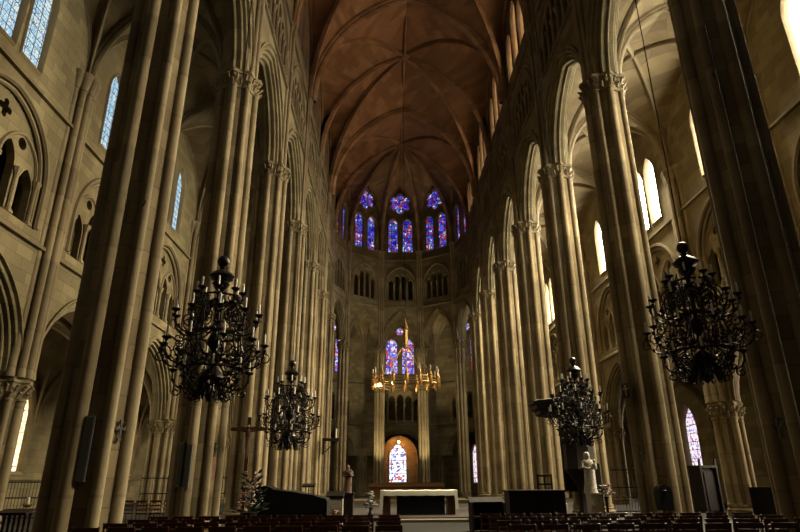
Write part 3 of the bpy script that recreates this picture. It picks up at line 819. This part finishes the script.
# old high altar far behind
t = thing('high_altar', 'brown high altar table far behind the white altar', 'altar', (0, 46.5, 0))
b = MB(); b.box((0, .2, .12), (9, 4, .24)); b.build('step', M_step, t)
b = MB(); b.box((0, 0, .67), (5.4, 1.2, .9)); b.build('body', M_redwood, t)
b = MB(); b.box((0, 0, 1.16), (5.8, 1.4, .1)); b.box((0, .45, 1.3), (5.6, .35, .2)); b.build('top', M_redwood, t)
def blob(mb, path, n=14):
    """continuous figure: stacked elliptical sections (x, y, z, rx, ry)"""
    mb.grid([[(x + rx * math.cos(2 * PI * j / n), y + ry * math.sin(2 * PI * j / n) * (1 + .06 * math.cos(6 * PI * j / n * 1.0)), z) for j in range(n)] for x, y, z, rx, ry in path], True, True)
def statue(label, loc, h, mat, rz=0, child=True):
    t = thing('saint_statue', label, 'statue', loc, rz); t.scale = (1.2, 1.15, 1)
    s = h / 1.7; b = MB()
    blob(b, [(x * s, y * s, z * s, rx * s, ry * s) for x, y, z, rx, ry in [(0, 0, 0, .27, .24), (0, 0, .1, .25, .22), (.02, 0, .5, .21, .19), (.03, 0, .9, .21, .17), (.01, 0, 1.05, .19, .15), (0, 0, 1.22, .25, .15), (0, 0, 1.35, .25, .13), (0, 0, 1.42, .08, .08), (0, 0, 1.46, .06, .065), (0, -.01, 1.5, .075, .09), (0, -.01, 1.58, .09, .105), (0, 0, 1.66, .08, .09), (0, 0, 1.7, .03, .03)]], 18)
    b.tube([Vector(p) * s for p in ((-.2, 0, 1.3), (-.26, -.05, 1.08), (-.12, -.2, 1.0), (-.02, -.24, 1.04))], [.075 * s, .065 * s, .05 * s, .035 * s], 8)
    b.tube([Vector(p) * s for p in ((.2, 0, 1.3), (.27, -.04, 1.08), (.2, -.2, 1.02), (.1, -.24, 1.06))], [.075 * s, .065 * s, .05 * s, .035 * s], 8)
    b.ball((0, -.105 * s, 1.565 * s), .016 * s, 6, 4)
    b.build('figure', mat, t)
    b = MB(); blob(b, [(x * s, y * s, z * s, rx * s, ry * s) for x, y, z, rx, ry in [(0, .04, 1.3, .16, .12), (0, .03, 1.42, .115, .11), (0, .03, 1.55, .105, .12), (0, .03, 1.68, .1, .11), (0, .03, 1.74, .04, .05)]], 14); b.build('veil', mat, t)
    if child:
        b = MB(); blob(b, [(.16 * s, -.2 * s, z * s, r * s, r * s) for z, r in ((1.0, .06), (1.08, .09), (1.2, .08), (1.27, .04), (1.3, .05), (1.37, .055), (1.42, .02))], 10); b.build('child', mat, t)
    return t
# camera axes
p, yw, ro = math.radians(20.35), math.radians(1.2), math.radians(.35)
f_ = Vector((math.sin(yw) * math.cos(p), math.cos(yw) * math.cos(p), math.sin(p)))
r_ = f_.cross(Vector((0, 0, 1))).normalized(); u_ = r_.cross(f_)
u2 = u_ * math.cos(ro) + r_ * math.sin(ro); r2 = r_ * math.cos(ro) - u_ * math.sin(ro)
def px(x, y, Y):
    """ground-plan point seen at image column x (row y) and depth Y"""
    d = f_ * 577 + r2 * (x - 400) + u2 * (266 - y)
    return CX + d.x / d.y * Y

def bouquet(name, label, cat, loc, r, h, mats, n=40, leafn=60, stand=None, seed=1):
    rnd = random.Random(seed)
    t = thing(name, label, cat, loc)
    if stand:
        b = MB(); b.lathe(stand, 12); b.build('vase', M_iron, t)
    z0 = stand[-1][1] if stand else 0
    b = MB()
    for i in range(leafn):
        a = rnd.uniform(0, 2 * PI); q = r * math.sqrt(rnd.random()); z = z0 + rnd.uniform(0, h) ; l = rnd.uniform(.1, .26)
        q *= 1 - .5 * (z - z0) / h; p = Vector((q * math.cos(a), q * math.sin(a), z)); d = Vector((math.cos(a), math.sin(a), rnd.uniform(-.2, .9))).normalized()
        b.tube([p, p + d * l * .5, p + d * l], [.008, .035, .004], 4)
        if i % 3 == 0: b.tube([(0, 0, z0 - .05), p], .006, 3)
    b.build('foliage', M_leaf, t)
    for i in range(n):
        a = rnd.uniform(0, 2 * PI); z = z0 + h * rnd.uniform(.15, 1.05); q = r * (1.05 - .55 * (z - z0) / h) * math.sqrt(rnd.uniform(.3, 1)); s = rnd.uniform(.035, .065)
        b = MB(); c = (q * math.cos(a), q * math.sin(a), z)
        for j in range(6):
            g = j * PI / 3; b.ball((c[0] + s * .75 * math.cos(g), c[1] + s * .75 * math.sin(g), c[2]), s * .55, 6, 4, (1, 1, .6))
        b.ball(c, s * .5, 6, 4); b.build('flower', rnd.choice(mats), t)
    return t

# covered organ and music stand
xl = px(292, 500, 19.5)
t = thing('draped_console', 'long low black draped console on the left, behind the chair rows', 'console', (xl, 19.5, 0))
prof = [(-1.15, 0), (-1.15, 1.3), (-1.0, 1.42), (-.8, 1.45), (-.62, 1.4), (-.5, 1.34), (.1, 1.28), (.7, 1.17), (1.1, 1.08), (1.15, 1.0), (1.15, 0)]
b = MB(); b.grid([[(x, y, z + (.0 if z < .1 else .02 * math.sin(5 * x + y * 3))) for x, z in prof] for y in (-.55, -.5, -.2, .2, .5, .55)]); n = len(prof)
b.add([(x, -.55, z) for x, z in prof], [tuple(range(n))]); b.add([(x, .55, z) for x, z in prof], [tuple(range(n))]); b.build('cover', M_black, t)
b = MB(); b.box((0, 0, .06), (2.36, 1.16, .12)); b.build('plinth', M_oak, t)
def music_stand(label, loc, h):
    t = thing('music_stand', label, 'stand', loc)
    b = MB(); b.tube([(0, 0, .03), (0, 0, h)], .02, 6); b.lathe([(.17, 0), (.16, .03), (.03, .05)], 12); b.build('post', M_iron, t)
    b = MB(); b.box((0, 0, h + .03), (.42, .3, .05), 0, .25); b.build('desk', M_iron, t)
music_stand('slim black music stand rising behind the black draped console', (px(309, 485, 20.6), 20.6, 0), 1.42)
# crucifix
xc = px(249, 430, 18.5)
t = thing('standing_crucifix', 'large wooden crucifix standing beside the second left pier', 'crucifix', (xc, 18.5, 0))
b = MB(); b.box((0, 0, 1.75), (.11, .08, 3.4)); b.box((0, 0, 3.1), (1.1, .08, .11)); b.build('cross', M_redwood, t)
b = MB(); b.box((0, 0, .06), (.6, .6, .12)); b.lathe([(.2, .12), (.1, .3), (.06, .32)], 10); b.build('foot', M_oak, t)
b = MB(); blob(b, [(0, -.09, 2.25, .03, .03), (0, -.1, 2.45, .04, .04), (0, -.12, 2.6, .055, .05), (0, -.1, 2.75, .06, .05), (0, -.1, 2.92, .085, .05), (0, -.1, 3.04, .08, .045), (0, -.11, 3.08, .03, .03), (0, -.13, 3.15, .05, .055), (0, -.13, 3.22, .03, .03)], 10)
for s in (-1, 1): b.tube([(s * .06, -.09, 3.02), (s * .25, -.07, 3.06), (s * .44, -.06, 3.12)], [.035, .028, .02], 6)
b.build('figure', M_poly, t)
bouquet('flower_arrangement', 'tall pink and orange flower arrangement beside the black draped console', 'flowers', (px(251, 490, 17.6), 17.6, 0), .42, 1.05, [M_pink, M_orange, M_white], 34, 90, [(.2, 0), (.22, .05), (.08, .15), (.07, .5), (.2, .62), (.22, .78)], 3)
# ambo, candle bracket, painted statue
xa = px(336, 500, 22)
t = thing('stone_ambo', 'pale square stone ambo with black reading desk left of the altar', 'lectern', (xa, 22, 0))
b = MB(); b.box((0, 0, .52), (.5, .45, 1.04)); b.box((0, 0, .05), (.6, .55, .1)); b.build('pedestal', M_marble, t)
b = MB(); b.box((-.03, -.02, 1.12), (.62, .5, .1), 0, .3); b.build('desk', M_iron, t)
bouquet('flower_posy', 'small red and orange posy at the foot of the stone ambo', 'flowers', (xa + .02, 21.4, 0), .16, .4, [M_orange, M_pink], 12, 26, [(.1, 0), (.11, .12), (.09, .2)], 5)
xs = px(347.5, 480, 24.5)
b = MB(); b.box((0, 0, .55), (.5, .5, 1.1)); b.box((0, 0, 1.1), (.58, .58, .08)); o = b.build('statue_pedestal', M_oak, None, (xs, 24.5, 0)); tag(o, 'dark square pedestal carrying the red painted statue', 'pedestal')
statue('red painted wooden statue of a robed saint left of the altar', (xs, 24.5, 1.14), 1.02, M_poly, 0, True)
bouquet('white_lilies', 'white flowers in a vase just left of the altar', 'flowers', (px(371, 500, 27.0), 27.0, PZ), .26, .62, [M_white], 26, 30, [(.12, 0), (.14, .1), (.07, .25), (.1, .35)], 8)
# sconce on left pier
t = thing('candle_bracket', 'black iron bracket with one white candle on a far left pier beside the choir', 'bracket', (px(331, 442, 48.3), 48.3, 4.1)); t.scale = (1.6, 1.6, 1.6)
b = MB(); b.box((0, 0, .35), (.85, .35, .14)); b.box((-.36, 0, .0), (.1, .3, .7)); b.tube([(-.3, 0, -.25), (0, 0, .05), (.3, 0, .3)], .03, 5); b.build('bracket', M_iron, t)
b = MB(); b.lathe([(.035, .42), (.035, .85), (.01, .88)], 8, (.25, 0, 0)); b.build('candle', M_candle, t)
# pulpit on the right
yp = 25.3; xp = px(579, 460, yp)
t = thing('pulpit', 'dark oak pulpit with a wide flat canopy against the third right pier', 'pulpit', (xp, yp, 0))
b = MB(); b.lathe([(.3, 0), (.32, .2), (.2, .4), (.18, 1.3), (.45, 1.75), (.62, 1.9)], 8, a0=PI / 8); b.build('foot', M_oak, t)
b = MB(); b.lathe([(.62, 1.9), (.66, 2.0), (.62, 2.06), (.62, 3.0), (.7, 3.06), (.7, 3.16), (.5, 3.16), (.5, 2.1)], 8, a0=PI / 8); b.build('tub', M_oak, t)
b = MB(); b.box((.1, .62, 2.9), (1.25, .12, 3.6)); b.build('backboard', M_oak, t)
b = MB(); b.lathe([(1.1, 4.15), (1.16, 4.2), (1.16, 4.3), (1.3, 4.42), (1.32, 4.55), (1.42, 4.62), (1.42, 4.72), (1.3, 4.76), (.4, 4.8)], 8, (-.5, 0, 0), PI / 8); b.build('canopy', M_oak, t)
b = MB(); b.box((.75, .5, 1.1), (.35, .5, 2.2)); b.build('stair', M_oak, t)
xv = px(588, 470, 22.6)
b = MB(); b.box((0, 0, .55), (.42, .42, 1.0)); b.box((0, 0, .05), (.5, .5, .1)); b.box((0, 0, 1.08), (.48, .48, .07)); o = b.build('statue_pedestal', M_marble, None, (xv + .12, 22.6, 0)); tag(o, 'pale stone pedestal carrying the white statue by the pulpit', 'pedestal')
statue('white stone statue of a crowned mother with child by the pulpit', (xv + .02, 22.6, 1.12), 1.4, M_marble, .2, True)
bouquet('flower_spray', 'small spray of white and pink flowers on a slim stand beside the white statue', 'flowers', (xv + .42, 22.2, 0), .16, .35, [M_white, M_pink], 12, 24, [(.12, 0), (.14, .05), (.05, .12), (.05, .9), (.11, 1.0)], 11)
# dark furniture on the right
x1, x2 = px(507, 500, 21.5), px(562, 500, 21.5)
t = thing('wooden_enclosure', 'dark panelled wooden desk front below the pulpit canopy', 'desk', ((x1 + x2) / 2, 21.5, 0))
w = x2 - x1
b = MB(); b.box((0, 0, .6), (w, .9, 1.2)); b.box((0, 0, 1.22), (w + .1, 1.0, .06)); b.build('body', M_oak, t)
for j in range(4):
    b = MB(); b.box((-w / 2 + w * (j + .5) / 4, -.46, .62), (w / 4 * .78, .03, .85)); b.build('front_board', M_oak, t)
t = thing('wooden_chair', 'dark wooden chair with open square back behind the panelled desk', 'chair', (px(546, 480, 22.8), 22.8, 0))
b = MB(); b.box((0, 0, .46), (.5, .48, .06)); b.build('seat', M_oak, t)
b = MB()
for x in (-.26, .26): b.box((x, .22, .9), (.06, .05, 1.75))
for z in (1.1, 1.42, 1.72): b.box((0, .22, z), (.5, .04, .06))
b.box((0, .22, 1.35), (.05, .04, .7)); b.build('backrest', M_oak, t)
for sx in (-1, 1):
    for sy in (-1, 1): b = MB(); b.box((sx * .22, sy * .2, .22), (.05, .05, .44)); b.build('leg', M_oak, t)
x1, x2 = px(470, 505, 20.5), px(505, 505, 20.5)
t = thing('low_bench', 'low dark bench with sloping desk right of the altar steps', 'bench', ((x1 + x2) / 2, 20.5, 0))
b = MB(); b.box((0, 0, .45), (x2 - x1, .4, .06)); b.build('seat', M_oak, t)
b = MB(); b.box((0, .3, .95), (x2 - x1, .4, .05), 0, .35); b.box((0, .42, .5), (x2 - x1, .05, .95)); b.build('desk', M_oak, t)
for s in (-1, 1): b = MB(); b.box((s * (x2 - x1 - .1) / 2, .1, .45), (.07, .7, .88)); b.build('end_panel', M_oak, t)

# ------------------------------------------------------------------ things fixed to the piers
def on_pier(sd, k, ang, R=.72):
    x, y = sd * NX, zk(k); return (x + R * math.cos(ang), y + R * math.sin(ang))
def cross(label, sd, k, ang, z, s, R=.9):
    x, y = on_pier(sd, k, ang, R)
    t = MB(); q = s / 2
    t.box((0, 0, 0), (.02, q * .26, s)); t.box((0, 0, q * .2), (.02, s * .62, q * .26))
    for a, c in (((0, q)), ((0, -q)),): t.box((0, 0, c), (.025, q * .5, q * .26))
    for a in (-1, 1): t.box((0, a * s * .31, q * .2), (.025, q * .24, q * .5))
    o = t.build('wall_cross', M_iron, None, (x, y, z)); o.rotation_euler = (0, 0, ang); tag(o, label, 'cross', 'crosses on the piers'); return o
def col_speaker(label, sd, k, ang, z, h, R=.86):
    x, y = on_pier(sd, k, ang, R); t = thing('column_speaker', label, 'speaker', (x, y, z), ang, 'column speakers')
    b = MB(); b.box((0, 0, h / 2), (.1, .17, h)); b.build('case', M_greymetal, t)
    b = MB(); b.box((.045, 0, h / 2), (.03, .12, h - .06)); b.build('grille', M_darkgrille, t)
A_ = lambda d: math.radians(d)
cross('small dark iron cross on the first left pier', -1, 0, A_(-22), 2.6, .36, .72)
cross('small dark iron cross on the second left pier', -1, 1, A_(-28), 2.55, .38, .72)
cross('small dark iron cross on the first right pier', 1, 0, A_(-160), 2.6, .36, .72)
cross('small dark iron cross on the second right pier', 1, 1, A_(-160), 2.35, .36, .72)
x, y = -NX, zk(1); b = MB(); n = 8
b.grid([[(.672 * math.cos(A_(-42 + 34 * i / n)), .672 * math.sin(A_(-42 + 34 * i / n)), z) for i in range(n + 1)] for z in (1.3, 1.7, 2.1, 2.35)])
M_fade, t_, b_ = nt('faded_red_wall_paint')
tc_ = N(t_, 'ShaderNodeTexCoord'); n_ = N(t_, 'ShaderNodeTexNoise'); n_.inputs['Scale'].default_value = 4; n_.inputs['Detail'].default_value = 6; t_.links.new(tc_.outputs['Object'], n_.inputs['Vector'])
m_ = N(t_, 'ShaderNodeMapRange'); m_.inputs[1].default_value = .4; m_.inputs[2].default_value = .62; t_.links.new(n_.outputs[0], m_.inputs[0])
t_.links.new(mixc(t_, m_.outputs[0], (.165, .127, .067), (.15, .055, .035)), b_.inputs['Base Color']); b_.inputs['Roughness'].default_value = .9
o = b.build('painted_patch', M_fade, nave_piers[(-1, 1)]); o['label'] = 'faded red painted patch'
col_speaker('slim grey column speaker on the first left pier', -1, 0, A_(-72), 1.6, 1.25, .74)
col_speaker('slim column speaker on the front of the second left pier', -1, 1, A_(-90), 1.4, 1.3, .9)
col_speaker('thin column speaker on the outer side of the second left pier', -1, 1, A_(-114), 1.45, 1.3, .74)
x, y = on_pier(1, 1, A_(-160), .95)
t = thing('wall_plaque', 'small dark square plaque with a gilt cross on the second right pier', 'plaque', (x, y, 4.4), A_(-160))
b = MB(); b.box((0, 0, 0), (.06, .42, .5)); b.build('board', M_iron, t)
b = MB(); b.box((.04, 0, 0), (.02, .05, .36)); b.box((.04, 0, .05), (.02, .24, .05)); b.build('cross', M_gold, t)
for sd, k, ang, z, n in ((-1, 0, -50, 7.6, 'first left pier'), (1, 0, -130, 11.3, 'first right pier, upper'), (1, 0, -110, 7.0, 'first right pier, lower')):
    x, y = on_pier(sd, k, A_(ang), .83); b = MB(); b.tube([(0, 0, 0), (.12, 0, .01), (.15, 0, .08)], .018, 6)
    o = b.build('iron_hook', M_iron, None, (x, y, z)); o.rotation_euler = (0, 0, A_(ang)); tag(o, 'short iron hook in the stone of the %s' % n, 'hook', 'hooks in the piers')
# black loudspeaker with a mast before second right pier
t = thing('loudspeaker', 'black round-topped loudspeaker before the second right pier', 'speaker', (px(664, 500, 18.7), 18.7, 0))
b = MB(); b.lathe([(.16, .0), (.2, .03), (.03, .06), (.03, .7)], 12); b.build('stand', M_iron, t)
b = MB(); b.grid([[(x, y, z) for x, z in ([(-.2, .7), (-.22, 1.1)] + [(-.22 * math.cos(PI * i / 8), 1.2 + .22 * math.sin(PI * i / 8)) for i in range(9)] + [(.22, 1.1), (.2, .7)])] for y in (-.15, .15)], True, True); b.build('cabinet', M_blackplastic, t)
b = MB(); b.lathe([(.05, 0), (.06, .01), (.05, .02)], 10, (0, -.16, 1.25)); b.build('badge', M_greymetal, t)
# signboard and aisle furniture, right
b = MB(); b.box((0, 0, 1.1), (.5, .06, .6)); 
t = thing('notice_stand', 'black square notice board on a post beside the first right pier', 'sign', (px(763, 503, 14.2), 14.2, 0))
b.build('board', M_blackplastic, t); b = MB(); b.tube([(0, 0, .03), (0, 0, .85)], .025, 6); b.lathe([(.2, 0), (.2, .03)], 12); b.build('post', M_iron, t)
t = thing('wooden_booth', 'dark wooden booth with two posts in the right aisle under the pink window', 'booth', (px(705, 495, 31), 31, 0), .3)
b = MB(); b.box((0, 0, 1.05), (1.0, .9, 2.1)); b.box((0, 0, 2.15), (1.15, 1.1, .12)); b.build('body', M_oak, t)
for s in (-1, 1): b = MB(); b.box((s * .5, -.5, 1.25), (.09, .09, 2.5)); b.build('post', M_oak, t)
b = MB(); b.box((0, -.46, 1.0), (.6, .04, 1.8)); b.build('door', M_oak, t)
# iron grilles in the aisles
def grille(label, x0, x1, y, h):
    t = thing('iron_grille', label, 'railing', ((x0 + x1) / 2, y, 0), 0, 'aisle grilles'); w = abs(x1 - x0)
    b = MB()
    for z in (.15, h * .6, h): b.box((0, 0, z), (w, .03, .05))
    b.build('rail', M_iron, t)
    b = MB(); n = int(w / .14)
    for j in range(n + 1): b.tube([(-w / 2 + w * j / n, 0, 0), (-w / 2 + w * j / n, 0, h + .12)], .012, 5)
    b.build('bar', M_iron, t)
grille('black iron railing across the left aisle behind the first pier', -13.4, -8.6, 30.2, 1.75)
grille('black iron railing in the left outer aisle at the picture edge', -20.5, -15, 27.5, 1.6)
grille('black iron railing across the right aisle behind the second pier', 9.4, 13.2, 29.5, 2.0)
t = thing('prayer_desk', 'dark slatted wooden kneeler at the lower left edge', 'kneeler', (px(13, 525, 16), 16, 0))
b = MB(); b.box((0, 0, .9), (.75, .4, .06), 0, .2); b.build('desk', M_oak, t); b = MB(); b.box((0, -.1, .2), (.75, .5, .05)); b.build('kneeling_board', M_oak, t)
for j in range(6): b = MB(); b.box((-.32 + .128 * j, .12, .45), (.05, .04, .86)); b.build('slat', M_oak, t)
t = thing('votive_stand', 'small gilt candle stand glinting in the left aisle', 'candle stand', (px(26, 512, 21), 21, 0))
b = MB(); b.lathe([(.16, 0), (.15, .04), (.03, .1), (.03, .8), (.14, .88), (.15, .92)], 10); b.build('stand', M_brass, t)
b = MB(); b.lathe([(.05, .92), (.05, 1.12), (.01, 1.14)], 8); b.build('candle', M_candle, t)
t = thing('chapel_lamp', 'small bright lamp above the window of the axial chapel', 'lamp', (0, YC + 24.2, 6.35))
b = MB(); b.ball((0, 0, 0), .13, 12, 8); b.build('bulb', M_flame, t)
b = MB(); b.tube([(0, 0, .1), (0, 0, 1.0)], .02, 5); b.build('cord', M_iron, t)

# ------------------------------------------------------------------ lamps that light the choir
def lamp(name, typ, loc, energy, col, size=.3, rot=None, **kw):
    l = bpy.data.lights.new(name, typ); l.energy = energy; l.color = col
    if typ == 'POINT': l.shadow_soft_size = size
    if typ == 'AREA': l.size = size
    for k, v in kw.items(): setattr(l, k, v)
    o = bpy.data.objects.new(name, l); C.objects.link(o); o.location = loc
    if rot: o.rotation_euler = rot
    return o
def daylight(sd, x, y, z, w, h, watts, tilt, col, spread, along):
    """soft daylight falling in through one window, from the bright side of the sky"""
    o = lamp('window_daylight', 'AREA', (x, y, z), watts, col, w)
    o.data.shape = 'RECTANGLE'; o.data.size_y = h; o.data.spread = math.radians(spread)
    d = Vector((-sd * math.cos(tilt), along * math.cos(tilt), -math.sin(tilt)))
    o.rotation_euler = d.to_track_quat('-Z', 'Y').to_euler()
for k in range(0, 6):
    yc = zk(k) + 3.1
    daylight(1, AX - .9, yc, 17.2, 2.6, 3.2, 5200, .78, (1, .87, .58), 130, -.5)
    if k > 0:
        if k != 3: daylight(1, OX - .3, yc + .5, 4.4, 2.2, 4.4, 1000, .15, (1, .84, .6), 100, -.12)
        daylight(-1, -OX + .3, yc + .5, 4.4, 2.2, 4.4, 260, .15, (1, .86, .56), 130, .25)
lamp('choir_lamp', 'POINT', (-2.1, 44.3, 8.2), 1200, (1, .78, .42), .15)
for x in (-2.3, 2.3):
    o = lamp('pier_uplight', 'SPOT', (x * .9, YC + 3.0, .5), 7000, (1, .82, .5)); o.data.spot_size = math.radians(60); o.data.spot_blend = .6; o.data.shadow_soft_size = .1
    o.rotation_euler = Vector((x * .1, 3.9, 9)).to_track_quat('-Z', 'Y').to_euler()
lamp('chapel_bulb', 'POINT', (0, YC + 23.9, 6.1), 900, (1, .42, .12), .15)

w = bpy.data.worlds.new('World'); bpy.context.scene.world = w; w.use_nodes = True
w.node_tree.nodes['Background'].inputs[0].default_value = (.5, .6, .8, 1); w.node_tree.nodes['Background'].inputs[1].default_value = .02

# ------------------------------------------------------------------ camera
cam = bpy.data.cameras.new('camera'); co = bpy.data.objects.new('camera', cam); C.objects.link(co)
cam.sensor_width = 36; cam.sensor_fit = 'HORIZONTAL'; cam.lens = 577 / 800 * 36; cam.clip_end = 300; cam.clip_start = .05
co.matrix_world = Matrix(((r2.x, u2.x, -f_.x, CX), (r2.y, u2.y, -f_.y, 0), (r2.z, u2.z, -f_.z, 1.6), (0, 0, 0, 1)))
sc = bpy.context.scene; sc.camera = co
sc.view_settings.view_transform = 'Standard'; sc.view_settings.look = 'None'; sc.view_settings.gamma = 1; sc.view_settings.exposure = -.5
sc.cycles.use_denoising = True
sc.cycles.max_bounces = 8; sc.cycles.diffuse_bounces = 3; sc.cycles.glossy_bounces = 3
sc.cycles.sample_clamp_indirect = 6
